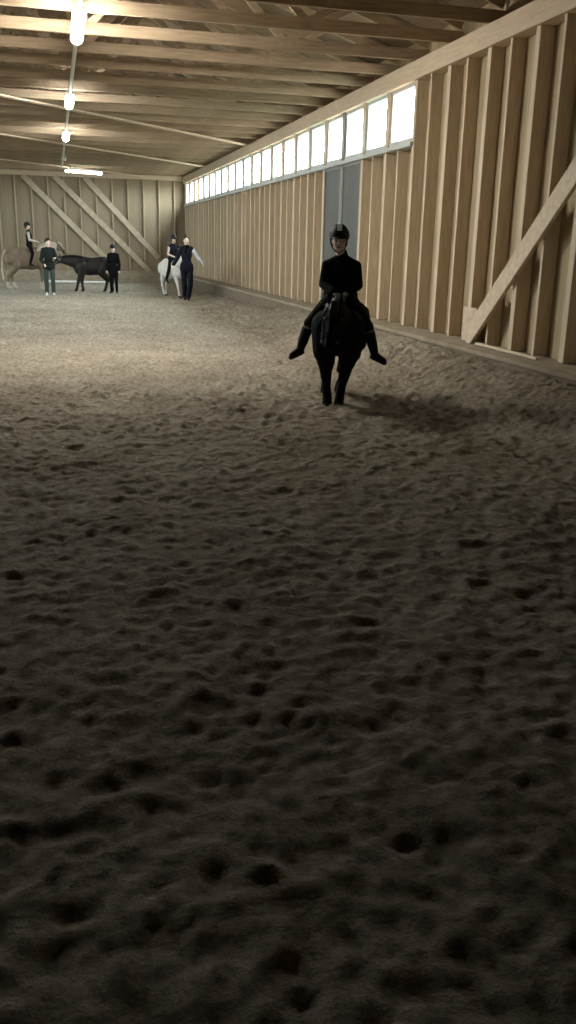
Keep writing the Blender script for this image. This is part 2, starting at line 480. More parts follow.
for i, y in enumerate(ys):
    if i == 0: o = proto
    else:
        o = proto.copy(); COL.objects.link(o); o.parent = CE
        for c in kids:
            d = c.copy(); COL.objects.link(d); d.parent = o
    o.location = (0, y, random.uniform(-.012, .012))
# long bracing planks nailed under the chords, crossing them at a slant
for p, q in (((-4.6, 14.95), (5.15, 24.95)), ((-4.6, 21.65), (5.15, 32.2)), ((-9.0, 25.7), (3.6, 38.0))):
    beam('bracing_plank', (p[0], p[1], ZT-.03), (q[0], q[1], ZT-.03), .035, .15, M['brace'], CE)

# ------------------------------------------------------------------ lamps
def lamp(loc, length, rz, label, mat, group='strip lamps in a row under the ceiling', tilt=0):
    t = empty('ceiling_lamp', loc, rz)
    t.rotation_euler = (tilt, 0, rz)
    tag(t, label, 'lamp', group)
    bm = bmesh.new(); add_box(bm, (-.055, -length/2, .02), (.055, length/2, .075), .015)
    mesh_obj('housing', bm, M['lamp_body'], t)
    bm = bmesh.new()
    n = 10; rings = []
    for yy in (-length/2+.02, length/2-.02):
        rings.append([bm.verts.new((0.078*math.cos(PI+PI*i/n), yy, .022+.070*math.sin(PI+PI*i/n))) for i in range(n+1)])
    for i in range(n):
        bm.faces.new((rings[0][i], rings[0][i+1], rings[1][i+1], rings[1][i]))
    bm.faces.new(rings[0]); bm.faces.new(rings[1][::-1])
    bm.faces.new((rings[0][0], rings[1][0], rings[1][n], rings[0][n]))
    mesh_obj('diffuser', bm, mat, t)
    for s in (-1, 1): box('mounting_clip', (-.04, s*length*.36-.01, .06), (.04, s*length*.36+.01, .14), M['metal'], t)
    return t
LZ = ZT-.145
lamp((.43, 12.2, LZ), 1.5, 0, 'nearest and largest glowing strip lamp on the ceiling conduit', M['led'])
lamp((.43, 18.3, LZ), 1.3, 0, 'second glowing strip lamp along the ceiling conduit', M['led_weaker'])
lamp((.44, 24.1, LZ), 1.3, 0, 'third glowing strip lamp along the ceiling conduit', M['led_weaker'])
lamp((.43, 9.6, LZ), 1.2, 0, 'unlit strip lamp housing at the top edge above the nearest glowing lamp', plain('dead_diffuser', (.75, .73, .68), .4))
lamp((.46, 30.3, LZ), .5, 0, 'small dim lamp farthest along the ceiling conduit', plain('dim_diffuser', (.75, .73, .68), .4))
lamp((1.20, 34.6, LZ-.06), 1.45, math.radians(-62), 'bright tube lamp set crosswise near the end wall', M['led_far'], group='crosswise lamps')
c = tube('lamp_conduit', [(.43, 6, ZT-.085), (.43, 34.6, ZT-.085)], .028, M['conduit'])
tag(c, 'pale straight conduit running along the ceiling through the row of lamps', 'conduit')

# daylight comes in through the two bands of windows: sky portals in the openings
def portal(x, sx, z0, y0, z1=ZB, wy1=wy1):
    l = bpy.data.lights.new('window_portal', 'AREA'); l.shape = 'RECTANGLE'
    l.size = z1-z0; l.size_y = wy1-y0
    l.cycles.is_portal = True
    o = bpy.data.objects.new('window_portal', l); COL.objects.link(o)
    o.location = (x, (y0+wy1)/2, (z0+z1)/2)
    o.rotation_euler = (0, sx*PI/2, 0)
portal(XS+.13, 1, ZS, wy0)      # faces -X
portal(XL-.13, -1, ZS, wy0)

w = bpy.data.worlds.new('sky'); SC.world = w; w.use_nodes = True
nt = w.node_tree; nt.nodes.clear(); N = nt.nodes.new; L = nt.links.new
tc = N('ShaderNodeTexCoord'); sp = N('ShaderNodeSeparateXYZ'); L(tc.outputs['Generated'], sp.inputs[0])
rp = N('ShaderNodeValToRGB'); rp.color_ramp.elements[0].position = .47; rp.color_ramp.elements[1].position = .53
rp.color_ramp.elements[0].color = (.20, .20, .17, 1); rp.color_ramp.elements[1].color = (.90, .97, 1.0, 1)
ma = N('ShaderNodeMath'); ma.operation = 'MULTIPLY_ADD'; ma.inputs[1].default_value = .5; ma.inputs[2].default_value = .5
L(sp.outputs['Z'], ma.inputs[0]); L(ma.outputs[0], rp.inputs[0])
bg = N('ShaderNodeBackground'); bg.inputs[1].default_value = SKY_S; L(rp.outputs[0], bg.inputs[0])
ou = N('ShaderNodeOutputWorld'); L(bg.outputs[0], ou.inputs[0])

# ------------------------------------------------------------------ people and horses
M['skin'] = plain('skin', (.76, .58, .48), .6, k=.95)
M['skin_shade'] = plain('lips', (.45, .20, .17), .5, k=.95)
M['eye_white'] = plain('eye_white', (.7, .7, .68), .3)
M['iris'] = plain('iris', (.04, .03, .025), .3)
M['black_cloth'] = plain('black_cloth', (.008, .008, .009), .95, .08)
M['black_leather'] = plain('black_leather', (.009, .008, .008), .7, .15)
M['helmet_black'] = plain('helmet_black', (.012, .012, .013), .6, .25)
M['helmet_grey'] = plain('helmet_stripe', (.42, .43, .42), .4)
M['grey_knit'] = plain('grey_glove', (.20, .19, .18), .9)
M['dark_breech'] = plain('dark_breeches', (.016, .014, .013), .9, .1)
M['navy'] = plain('navy_cloth', (.011, .013, .022), .9, .15)
M['white_cloth'] = plain('white_cloth', (.62, .66, .74), .9)
M['cream_cloth'] = plain('cream_cloth', (.60, .55, .47), .9)
M['green_cloth'] = plain('dark_green_cloth', (.012, .018, .017), .9)
M['jeans'] = plain('grey_green_jeans', (.05, .068, .06), .9)
M['white_shoe'] = plain('white_shoe', (.75, .73, .68), .6)
M['dark_shoe'] = plain('dark_shoe', (.02, .018, .016), .6)
M['hair_dark'] = noisy('dark_hair', (.018, .012, .009), (.05, .034, .025), 60, (1, 1, .2), rough=.6)
M['hair_brown'] = noisy('brown_hair', (.10, .05, .03), (.20, .11, .065), 60, (1, 1, .2), rough=.6)
M['coat_black'] = noisy('black_coat', (.004, .004, .005), (.010, .010, .012), 9, rough=.8, spec=.08)
M['coat_white'] = noisy('white_coat', (.52, .50, .46), (.74, .72, .68), 5, rough=.8)
M['coat_dun'] = noisy('buff_coat', (.16, .12, .078), (.25, .19, .13), 4, rough=.8)
M['coat_bay'] = noisy('dark_brown_coat', (.007, .005, .004), (.018, .012, .010), 5, rough=.6, spec=.4)
M['hair_black'] = noisy('black_horse_hair', (.006, .006, .007), (.02, .019, .02), 60, (1, 1, .15), rough=.6)
M['hair_pale'] = noisy('pale_horse_hair', (.42, .36, .28), (.60, .53, .43), 60, (1, 1, .15), rough=.8)
M['hair_white'] = noisy('white_horse_hair', (.50, .48, .44), (.70, .68, .64), 60, (1, 1, .15), rough=.8)
M['dark_steel'] = plain('dark_steel', (.06, .06, .06), .4)
M['hoof'] = plain('dark_hoof', (.03, .027, .024), .6)
M['hoof_pale'] = plain('pale_hoof', (.42, .38, .32), .6)
M['rope'] = plain('rope', (.30, .28, .25), .9)

def V3(*a): return Vector(a)
def lerp(a, b, t): return Vector(a)*(1-t)+Vector(b)*t

def hand(prims, wrist, d, palm_n, side, s=1.0, curl=.5):
    """palm, four unequal bent fingers and a thumb leaving the side of the palm; d = hand direction, palm_n = out of the palm"""
    d = Vector(d).normalized(); n = (Vector(palm_n) - d*d.dot(Vector(palm_n))).normalized(); a = d.cross(n).normalized()*side
    w = Vector(wrist)
    for k in (-1, -.33, .33, 1):
        prims.append(('c', w, .017*s, w+d*.075*s+a*.024*s*k, .0125*s))
    for k, ln in zip((1, .33, -.33, -1), (.066, .076, .070, .054)):
        b = w+d*.078*s+a*.025*s*k
        m = b+(d*math.cos(curl)+n*math.sin(curl))*ln*.5*s
        e = m+(d*math.cos(curl*2.3)+n*math.sin(curl*2.3))*ln*.5*s
        prims.append(('c', b, .0095*s, m, .0088*s)); prims.append(('c', m, .0088*s, e, .0075*s))
    b = w+d*.025*s+a*.022*s
    m = b+(d*.6+a*.6+n*.35)*.042*s
    e = m+(d*.85+n*.4)*.032*s
    prims.append(('c', b, .013*s, m, .0105*s)); prims.append(('c', m, .0105*s, e, .009*s))

def head(prims, c, hh, yaw=0.0, pitch=0.0):
    """c = middle of the head, hh = head height; faces local +Y turned by yaw"""
    c = Vector(c); Rm = Euler((pitch, 0, yaw)).to_matrix()
    P = lambda x, y, z: c + Rm @ Vector((x*hh, y*hh, z*hh))
    prims += [('e', P(0, -.03, .12), (.335*hh, .41*hh, .37*hh), (pitch, 0, yaw)),
              ('e', P(0, .08, -.12), (.27*hh, .30*hh, .33*hh), (pitch, 0, yaw)),
              ('c', P(0, .22, -.38), .095*hh, P(0, .12, -.30), .16*hh),          # chin
              ('c', P(-.13, .10, -.30), .10*hh, P(.13, .10, -.30), .10*hh),      # jaw
              ('c', P(0, .38, .04), .032*hh, P(0, .46, -.10), .055*hh),          # nose
              ('c', P(-.17, .32, .10), .045*hh, P(.17, .32, .10), .045*hh),      # brow
              ('c', P(-.16, .26, -.08), .075*hh, P(-.10, .30, -.10), .07*hh), ('c', P(.16, .26, -.08), .075*hh, P(.10, .30, -.10), .07*hh),
              ('c', P(-.335, -.02, .06), .045*hh, P(-.33, 0, -.09), .03*hh), ('c', P(.335, -.02, .06), .045*hh, P(.33, 0, -.09), .03*hh)]
    return P

def face_parts(P, hh, parent):
    for s in (-1, 1):
        bm = bmesh.new(); add_sphere(bm, P(.13*s, .335, .0), .052*hh, 2)
        e = mesh_obj('eye', bm, M['eye_white'], parent, True)
        bm = bmesh.new(); add_sphere(bm, P(.13*s, .368, .0), .028*hh, 2)
        mesh_obj('iris', bm, M['iris'], e, True)
        bm = bmesh.new(); add_capsule(bm, P(.07*s, .375, .115), .014*hh, P(.19*s, .335, .11), .011*hh)
        mesh_obj('eyebrow', bm, M['hair_brown'], parent, True)
    bm = bmesh.new(); add_capsule(bm, P(-.085, .355, -.235), .022*hh, P(.085, .355, -.235), .022*hh)
    mesh_obj('mouth', bm, M['skin_shade'], parent, True)

def limb(prims, pts, rs, grow=0.0):
    for i in range(len(pts)-1):
        prims.append(('c', Vector(pts[i]), rs[i]+grow, Vector(pts[i+1]), rs[i+1]+grow))

def person(loc, rz, label, J, S, cloth, group=None, vox=.011, curl=.6, face=True):
    """J = joints in local metres (facing +Y); S = size factor 1 for an adult; cloth = which garments"""
    root = empty('person', loc, rz); tag(root, label, 'person', group)
    sk = []
    hh = J['hh']
    P = head(sk, J['head'], hh, J.get('yaw', 0), J.get('tilt', 0))
    pel, che, nk = Vector(J['pelvis']), Vector(J['chest']), Vector(J['neck'])
    sw = abs(J['shL'][0]-J['shR'][0])/2; hw = abs(J['hipL'][0]-J['hipR'][0])/2
    limb(sk, [nk-(nk-che)*.15, lerp(nk, J['head'], .75)], [.058*S, .052*S])
    tor = [('e', che+V3(0, 0, .02*S), (sw*.88, .105*S, .17*S)), ('e', lerp(pel, che, .45), (sw*.70, .092*S, .16*S)),
           ('e', pel, (hw+.075*S, .105*S, .13*S)),
           ('c', V3(*J['shL'])+V3(.02*S, 0, 0), .056*S, V3(*J['shR'])+V3(-.02*S, 0, 0), .056*S),
           ('c', V3(*J['shL'])+V3(.03*S, 0, .005*S), .050*S, nk-V3(0, 0, .015*S), .055*S), ('c', V3(*J['shR'])+V3(-.03*S, 0, .005*S), .050*S, nk-V3(0, 0, .015*S), .055*S)]
    sk += [(p[0], p[1], tuple(v*.93 for v in p[2])) if p[0] == 'e' else p for p in tor]
    for s in 'LR':
        limb(sk, [J['sh'+s], J['el'+s], J['wr'+s]], [.046*S, .038*S, .026*S])
        limb(sk, [J['hip'+s], J['kn'+s], lerp(J['kn'+s], J['an'+s], .35), J['an'+s]], [.078*S, .055*S, .052*S, .036*S])
        limb(sk, [J['an'+s], lerp(J['an'+s], J['toe'+s], .70)], [.032*S, .018*S])
        d = Vector(J.get('hd'+s, Vector(J['wr'+s])-Vector(J['el'+s])))
        hand(sk, J['wr'+s], d, J.get('pn'+s, (0, 0, -1)), 1 if s == 'R' else -1, S*.95, curl)
    organic('body', sk, M['skin'], root, vox*.8, 3)
    if face: face_parts(P, hh, root)
    # upper garment
    tor.append(('c', nk-V3(0, 0, .02*S), .060*S, nk+V3(0, .005, .035*S), .056*S))
    g = .016*S
    def torso(grow, sleeves, down=0.0):
        t = []
        for p in tor:
            if p[0] == 'e': t.append(('e', p[1], tuple(v+grow for v in p[2])))
            else: t.append(('c', p[1], p[2]+grow, p[3], p[4]+grow*.4))
        for s in 'LR':
            if sleeves > 0:
                sh, el, wr = map(Vector, (J['sh'+s], J['el'+s], J['wr'+s]))
                if sleeves >= 1: limb(t, [sh, el, lerp(el, wr, .93)], [.050*S, .044*S, .032*S], grow*.9)
                else: limb(t, [sh, lerp(sh, el, sleeves)], [.050*S, .046*S], grow*.9)
        if down > 0:
            t.append(('e', pel-V3(0, 0, down*.5), (hw+.085*S+grow, .12*S+grow, down*.9)))
        return t
    if 'shirt' in cloth: organic('shirt', torso(.006*S, 1), M[cloth['shirt']], root, vox, 3)
    if 'jacket' in cloth: organic('jacket', torso(g, 1, cloth.get('jacket_len', 0)), M[cloth['jacket']], root, vox, 3)
    if 'vest' in cloth: organic('vest', torso(g*1.25, 0, cloth.get('jacket_len', 0)), M[cloth['vest']], root, vox, 3)
    if 'sleeve' in cloth:
        sl = []; limb(sl, [V3(*J['shR'])+V3(-.01, 0, 0), J['elR'], lerp(J['elR'], J['wrR'], .95)], [.054*S, .048*S, .036*S], g)
        organic('dark_sleeve', sl, M[cloth['sleeve']], root, vox, 2)
    if 'scarf' in cloth:
        organic('scarf', [('e', nk+V3(0, .02*S, .02*S), (.095*S, .10*S, .055*S)), ('c', nk+V3(.02, .09*S, .0), .035*S, nk+V3(.03, .12*S, -.14*S), .03*S)], M[cloth['scarf']], root, vox, 2)
    t = [('e', pel+V3(0, 0, -.01*S), (hw+.085*S, .118*S, .12*S))]
    flare = cloth.get('flare', 0)
    boot = cloth.get('boot', 0.0)
    for s in 'LR':
        hip, kn, an = map(Vector, (J['hip'+s], J['kn'+s], J['an'+s]))
        if boot > 0: limb(t, [hip, kn, lerp(kn, an, .12)], [.088*S, .064*S, .056*S])
        else: limb(t, [hip, kn, lerp(kn, an, .96)], [.090*S, .066*S+flare*.4, .048*S+flare])
    organic('trousers', t, M[cloth['legs']], root, vox, 3)
    for s in 'LR':
        kn, an, toe = map(Vector, (J['kn'+s], J['an'+s], J['toe'+s]))
        up = (kn-an).normalized(); fw = (toe-an); fw = fw-up*fw.dot(up)*.0; fwn = fw.normalized()
        sole = Vector(J.get('sole'+s, (0, 0, -1))).normalized()
        heel = an - fwn*.035*S + sole*.035*S
        t = [('c', an+sole*.01*S, .042*S, heel, .032*S), ('c', heel+fwn*.01*S, .032*S, toe-fwn*.02*S+sole*.02*S, .031*S), ('c', an, .042*S, toe-fwn*.03*S, .030*S)]
        if boot > 0:
            t.append(('c', lerp(an, kn, boot), .062*S, lerp(an, kn, boot*.5), .060*S)); t.append(('c', lerp(an, kn, boot*.5), .060*S, an, .044*S))
        b = organic('boot' if boot > 0 else 'shoe', t, M[cloth['foot']], root, vox*.8, 2)
        if boot > 0 and cloth.get('band'):
            c0 = lerp(an, kn, boot+.02); c1 = lerp(an, kn, boot+.09)
            organic('boot_band', [('c', c0, .060*S, c1, .060*S)], M[cloth['band']], b, vox*.8, 1)
    if 'gloves' in cloth:
        for s in 'LR':
            pr = []; d = Vector(J.get('hd'+s, Vector(J['wr'+s])-Vector(J['el'+s])))
            hand(pr, J['wr'+s], d, J.get('pn'+s, (0, 0, -1)), 1 if s == 'R' else -1, S*1.08, curl)
            organic('glove', pr, M[cloth['gloves']], root, vox*.5, 1)
    hd = Vector(J['head'])
    if 'hair' in cloth:
        hm = M[cloth['hair']]
        pr = [('e', P(0, -.07, .17), (.375*hh, .42*hh, .38*hh)), ('c', P(-.30, -.06, .10), .10*hh, P(-.27, -.08, -.20), .07*hh), ('c', P(.30, -.06, .10), .10*hh, P(.27, -.08, -.20), .07*hh),
              ('c', P(0, -.28, .0), .24*hh, P(0, -.22, -.28), .16*hh)]
        if cloth.get('bun'): pr.append(('e', P(0, -.22, .55), (.16*hh,)*3))
        yy = cloth.get('hairline', .20)
        organic('hair', pr, hm, root, vox*.7, 2)
    if 'helmet' in cloth:
        dome = [('e', P(0, -.02, .20), (.44*hh, .56*hh, .50*hh))]
        cz = P(0, 0, .10).z
        h = organic('riding_helmet', dome, M[cloth['helmet']], root, vox*.7, 2, cut=lambda c: c.z > cz)
        bm = bmesh.new()
        n = 12
        c0 = P(0, -.04, .115)
        for i in range(n+1):
            a = PI*.14+PI*.72*i/n
            p0 = c0+Vector((math.cos(a)*.41*hh, math.sin(a)*.55*hh, .03*hh)); p1 = c0+Vector((math.cos(a)*.47*hh, math.sin(a)*(.60+.20*math.sin(a))*hh, -.02*hh))
            for q in (p0, p1): bm.verts.new(q)
            bm.verts.new(p0-Vector((0, 0, .035*hh))); bm.verts.new(p1-Vector((0, 0, .03*hh)))
        bm.verts.ensure_lookup_table()
        for i in range(n):
            a = 4*i; b = 4*(i+1)
            for f_ in ((a, a+1, b+1, b), (a+2, b+2, b+3, a+3), (a+1, a+3, b+3, b+1), (a, b, b+2, a+2)):
                bm.faces.new([bm.verts[j] for j in f_])
        bmesh.ops.recalc_face_normals(bm, faces=bm.faces)
        mesh_obj('peak', bm, M[cloth['helmet']], h, True)
        bm = bmesh.new()
        rings = []
        for i in range(9):       # stripe over the front of the dome
            a = PI*(.12+.50*i/8)
            y = math.cos(a)*.61*hh; z = math.sin(a)*.505*hh
            rings.append([P(0, -.04, .20)+Vector((x_*hh, y, z)) for x_ in (-.10, .10)])
        vs = [[bm.verts.new(v) for v in r_] for r_ in rings]
        for i in range(8): bm.faces.new((vs[i][0], vs[i][1], vs[i+1][1], vs[i+1][0]))
        r_ = bmesh.ops.solidify(bm, geom=list(bm.faces), thickness=.012*hh)
        if cloth.get('stripe'): mesh_obj('helmet_stripe', bm, M[cloth['stripe']], h, True)
        else: bm.free()
        for s in (-1, 1):
            tube('chin_strap', [P(.37*s, .02, .10), P(.345*s, .10, -.15), P(.20*s, .20, -.40), P(0, .22, -.485)], .022*hh, M['black_leather'], h)
    return root, P

def horse(name, loc, rz, H, label, coat, hairm, hoofm, poll, muzzle, legs, vox=.016, wide=1.0, leg=1.0, ears=1.0, tail='long', bridle=True, socks=None, halter='black_leather', reins=None, cat='horse', mane_full=1.0):
    """legs = four (dy_knee, dy_foot, dz_foot) shifts: front left, front right, hind left, hind right; poll, muzzle in units of H"""
    root = empty(name, loc, rz); tag(root, label, cat)
    h = lambda x, y, z: Vector((x*wide*H, y*H, z*H))
    hx = lambda x, y, z: Vector((x*H, y*H, z*H))
    W = wide
    e = lambda c, r, rot=None: ('e', h(*c), (r[0]*H*W, r[1]*H, r[2]*H), rot)
    c = lambda p, r1, q, r2: ('c', h(*p), r1*H, h(*q), r2*H)
    pr = [e((0, .27, .70), (.165, .20, .23)), e((0, .05, .70), (.205, .30, .235)), e((0, -.14, .70), (.205, .27, .225)),
          e((0, -.33, .76), (.185, .22, .21)), e((0, .36, .66), (.15, .13, .17)),
          c((0, .20, .90), .075, (0, -.05, .86), .08), c((0, -.05, .86), .09, (0, -.36, .90), .085),
          c((.09, -.45, .78), .10, (.08, -.42, .68), .12), c((-.09, -.45, .78), .10, (-.08, -.42, .68), .12)]
    P = Vector(poll); Mz = Vector(muzzle)
    # neck: crest and throat lines blended, deeper at the shoulder than at the head
    for k in range(9):
        t = k/8
        up = Vector((0, .20, .88)).lerp(P+Vector((0, -.02, -.03)), t)+Vector((0, 0, .045*math.sin(PI*t)))
        lo = Vector((0, .40, .66)).lerp(P+(Mz-P)*.22+Vector((0, -.06, -.03)), t)
        mid = (up+lo)/2; d = (up-lo).length/2
        ax = (up-lo).normalized(); ang = math.atan2(ax.y, ax.z)
        pr.append(e(tuple(mid), ((.135-.070*t)/W**.5, .12-.03*t, d+.035), (-ang, 0, 0)))
    # head
    d = (Mz-P); L = d.length; dn = d.normalized(); nrm = Vector((0, dn.z, -dn.y))      # nrm: towards the forehead side
    if nrm.z < 0: nrm = -nrm
    hd = lambda t, u, x=0: tuple(P+d*t+nrm*u+Vector((x, 0, 0)))
    pr += [c(hd(.04, .0), .062, hd(.30, .0), .066), c(hd(.22, -.035, .028), .060, hd(.34, -.030, .024), .052), c(hd(.22, -.035, -.028), .060, hd(.34, -.030, -.024), .052),
           c(hd(.30, .005), .060, hd(.70, .008), .046), c(hd(.70, -.004), .048, hd(.93, -.006), .050),
           c(hd(.88, -.030), .036, hd(.95, -.034), .032),
           c(hd(.28, .020, .048), .020, hd(.33, .018, .050), .018), c(hd(.28, .020, -.048), .020, hd(.33, .018, -.050), .018)]
    for s in (-1, 1):   # ears
        b = P+Vector((.040*s, -.005, .035)); tip = P+Vector((.058*s, .02, .035+.105*ears))
        pr += [c(tuple(b), .024, tuple(b.lerp(tip, .5)), .020), c(tuple(b.lerp(tip, .5)), .020, tuple(tip), .007)]
    feet = []
    c_ = c
    c = lambda p, r1, q, r2: c_(p, r1*leg, q, r2*leg)
    for i, (s, fr) in enumerate(((1, 1), (-1, 1), (1, 0), (-1, 0))):
        dk, df, dz = legs[i][:3]; dx = legs[i][3] if len(legs[i]) > 3 else 0
        if fr:
            sh, el, kn, fe, ho = (.085*s, .27, .74), (.105*s, .29, .52), (.098*s+dx*.5, .31+dk, .30+dz*.6), (.094*s+dx*.9, .305+df, .095+dz), (.094*s+dx, .335+df, .035+dz)
            pr += [c(sh, .115, el, .082), c(el, .076, tuple(Vector(el).lerp(Vector(kn), .6)), .048), c(tuple(Vector(el).lerp(Vector(kn), .6)), .048, kn, .041),
                   c(kn, .041, tuple(Vector(kn).lerp(Vector(fe), .4)), .030), c(tuple(Vector(kn).lerp(Vector(fe), .4)), .029, fe, .034), c(fe, .034, ho, .036)]
        else:
            hi, st, ga, hk, fe, ho = (.09*s, -.36, .76), (.115*s, -.26, .57), (.105*s, -.36+dk*.5, .45), (.095*s, -.475+dk, .33+dz*.6), (.09*s+dx*.9, -.45+df, .095+dz), (.09*s+dx, -.415+df, .035+dz)
            pr += [c(hi, .145, st, .105), c(st, .098, ga, .068), c(ga, .066, hk, .044), c(hk, .046, tuple(Vector(hk).lerp(Vector(fe), .4)), .034),
                   c(tuple(Vector(hk).lerp(Vector(fe), .4)), .033, fe, .036), c(fe, .036, ho, .037)]
        feet.append((ho, fe, kn if fr else hk))
    c = c_
    organic('body', pr, coat, root, vox, 5)
    for ho, fe, kn in feet:
        bm = bmesh.new()
        n = 14; H0 = h(*ho)
        pa = [(.050, -.033), (.046, -.01), (.040, .018), (.034, .030)]
        rg = []
        for r, z in pa:
            rg.append([bm.verts.new(H0+Vector((math.cos(2*PI*k/n)*r*H, (math.sin(2*PI*k/n)*r*1.1-.35*(z-.03)*0 - z*.25+.004)*H, z*H))) for k in range(n)])
        for a in range(3):
            for k in range(n): bm.faces.new((rg[a][k], rg[a][(k+1) % n], rg[a+1][(k+1) % n], rg[a+1][k]))
        bm.faces.new(rg[0][::-1]); bm.faces.new(rg[-1])
        mesh_obj('hoof', bm, hoofm, root, True)
        if socks:
            m = Vector(fe).lerp(Vector(kn), .35)
            organic('leg_sock', [c(ho, .040, fe, .040), c(fe, .040, tuple(m), .035)], M[socks], root, vox*.7, 1)
    # mane: locks falling from the crest to one side
    rr = random.Random(int(H*1000)+len(label))
    mp = []
    for k in range(15):
        t = k/14
        up = Vector((0, .16, .93)).lerp(P+Vector((0, -.02, .02)), t)+Vector((0, 0, .045*math.sin(PI*t)+.012))
        side = 1
        ln = (.13+.06*rr.random())*mane_full
        d1 = up+Vector((.075/W*side, rr.uniform(-.02, .02), -.05)); d2 = up+Vector((.105/W*side, rr.uniform(-.03, .03), -.05-ln))
        mp += [c(tuple(up), .024, tuple(d1), .020), c(tuple(d1), .020, tuple(d2), .008)]
        if k < 14:
            up2 = Vector((0, .16, .93)).lerp(P+Vector((0, -.02, .02)), (k+1)/14)+Vector((0, 0, .045*math.sin(PI*(k+1)/14)+.012))
            mp.append(c(tuple(up), .026, tuple(up2), .026))
    organic('mane', mp, hairm, root, vox*.7, 1)
    fl = []
    for k in (-1, 0, 1):
        a = P+Vector((.018*k, .02, .045)); b = Vector(hd(.16, .070, .022*k)); g_ = Vector(hd(.32+.04*rr.random(), .060, .030*k))
        fl += [c(tuple(a), .020, tuple(b), .016), c(tuple(b), .016, tuple(g_), .006)]
    organic('forelock', fl, hairm, root, vox*.6, 1)
    tp = []
    for k in range(7):
        a = rr.uniform(-.03, .03); b_ = rr.uniform(-.05, .05)
        tp += [c((0, -.50, .88), .035, (a*.6, -.57, .70), .030), c((a*.6, -.57, .70), .028, (a, -.58+b_*.4, .45), .028), c((a, -.58+b_*.4, .45), .026, (b_*.8, -.57+b_*.5, .20+.06*rr.random()), .010)]
    organic('tail', tp, hairm, root, vox*.8, 2)
    for s in (-1, 1):
        bm = bmesh.new(); add_sphere(bm, h(*hd(.31, .018, .062*s/W**.5)), .016*H, 2)
        mesh_obj('eye', bm, M['iris'], root, True)
        bm = bmesh.new(); add_sphere(bm, h(*hd(.955, .012, .024*s)), (.010*H, .012*H, .014*H), 2)
        mesh_obj('nostril', bm, M['iris'], root, True)
    if bridle:
        lm = M[halter]
        def ring(t, rad, u=0, nm='noseband', w=.006):
            pts = []
            for k in range(13):
                a = 2*PI*k/12
                q = P+d*t+nrm*(u+math.sin(a)*rad)+Vector((math.cos(a)*rad, 0, 0))
                pts.append(h(*q))
            return tube(nm, pts, w*H, lm, br)
        br = empty('bridle'); br.parent = root
        ring(.68, .060, -.004); ring(.12, .078, -.01, 'headpiece')
        for s in (-1, 1):
            tube('cheek_strap', [h(*hd(.12, .0, .074*s)), h(*hd(.35, -.005, .078*s)), h(*hd(.68, -.004, .058*s)), h(*hd(.84, -.012, .056*s))], .006*H, lm, br)
            bm = bmesh.new(); add_sphere(bm, h(*hd(.84, -.012, .060*s)), .014*H, 2)
            mesh_obj('bit_ring', bm, M['dark_steel'], br, True)
            if reins:
                q = Vector(reins[0 if s > 0 else 1])
                p = h(*hd(.84, -.012, .060*s))
                m1 = p.lerp(q, .5)+Vector((.06*s*H, 0, -.02*H))
                tube('rein', [p, m1, q], .006*H, lm, br)
    return root, h, hd

# ---- the black pony and its rider, coming towards the camera
PX, PY, PRZ = 2.84, 8.83, math.radians(160)
PH = 1.10
horse('black_pony', (PX, PY, gz(PX, PY)-.02), PRZ, PH, 'black pony walking toward the camera with lowered head', M['coat_black'], M['hair_black'], M['hoof'],
      (.02, .60, .93), (.05, .80, .60), [(.02, .02, 0, -.030), (.01, -.03, .0, .065), (.03, .05, 0, .03), (-.02, -.06, 0, .09)], vox=.013, wide=1.12, leg=1.38,
      reins=[(.05, .27, 1.12), (-.05, .27, 1.12)], cat='pony')
J = dict(hh=.24, head=(.035, .05, 1.63), yaw=0, tilt=-.12, pelvis=(0, -.03, 1.09), chest=(0, -.01, 1.31), neck=(0, .0, 1.475),
         shL=(-.148, 0, 1.385), shR=(.148, 0, 1.385), elL=(-.175, .04, 1.20), elR=(.175, .04, 1.20), wrL=(-.075, .21, 1.125), wrR=(.075, .21, 1.125),
         hdL=(.5, .6, -.25), hdR=(-.5, .6, -.25), pnL=(.2, -.1, -1), pnR=(-.2, -.1, -1),
         hipL=(-.10, 0, 1.05), hipR=(.10, 0, 1.05), knL=(-.295, .20, .79), knR=(.31, .20, .815), anL=(-.375, .16, .51), anR=(.40, .16, .54),
         toeL=(-.485, .25, .455), toeR=(.50, .25, .485))
person((PX, PY, gz(PX, PY)-.005), math.radians(163), 'young rider in black riding helmet and black jacket sitting on the black pony', J, .92,
       dict(jacket='black_cloth', legs='dark_breech', foot='black_leather', boot=.80, band='grey_knit', gloves='grey_knit', helmet='helmet_black', stripe='helmet_grey', hair='hair_dark'), vox=.009, curl=.9)
# saddle under the rider
st = empty('saddle', (PX, PY, gz(PX, PY)-.02), PRZ); tag(st, 'dark saddle on the back of the black pony', 'saddle')
organic('seat', [('e', (0, -.04, 1.035), (.12, .20, .040)), ('c', (0, .15, 1.06), .045, (0, .10, 1.045), .06), ('c', (-.08, -.22, 1.06), .04, (.08, -.22, 1.06), .04)], M['black_leather'], st, .012, 2)
for s in (-1, 1):
    organic('saddle_flap', [('e', (.215*s, .02, .90), (.022, .17, .15), (0, -.35*s, 0)), ('e', (.15*s, 0, 1.0), (.05, .17, .04), (0, .6*s, 0))], M['black_leather'], st, .012, 2)

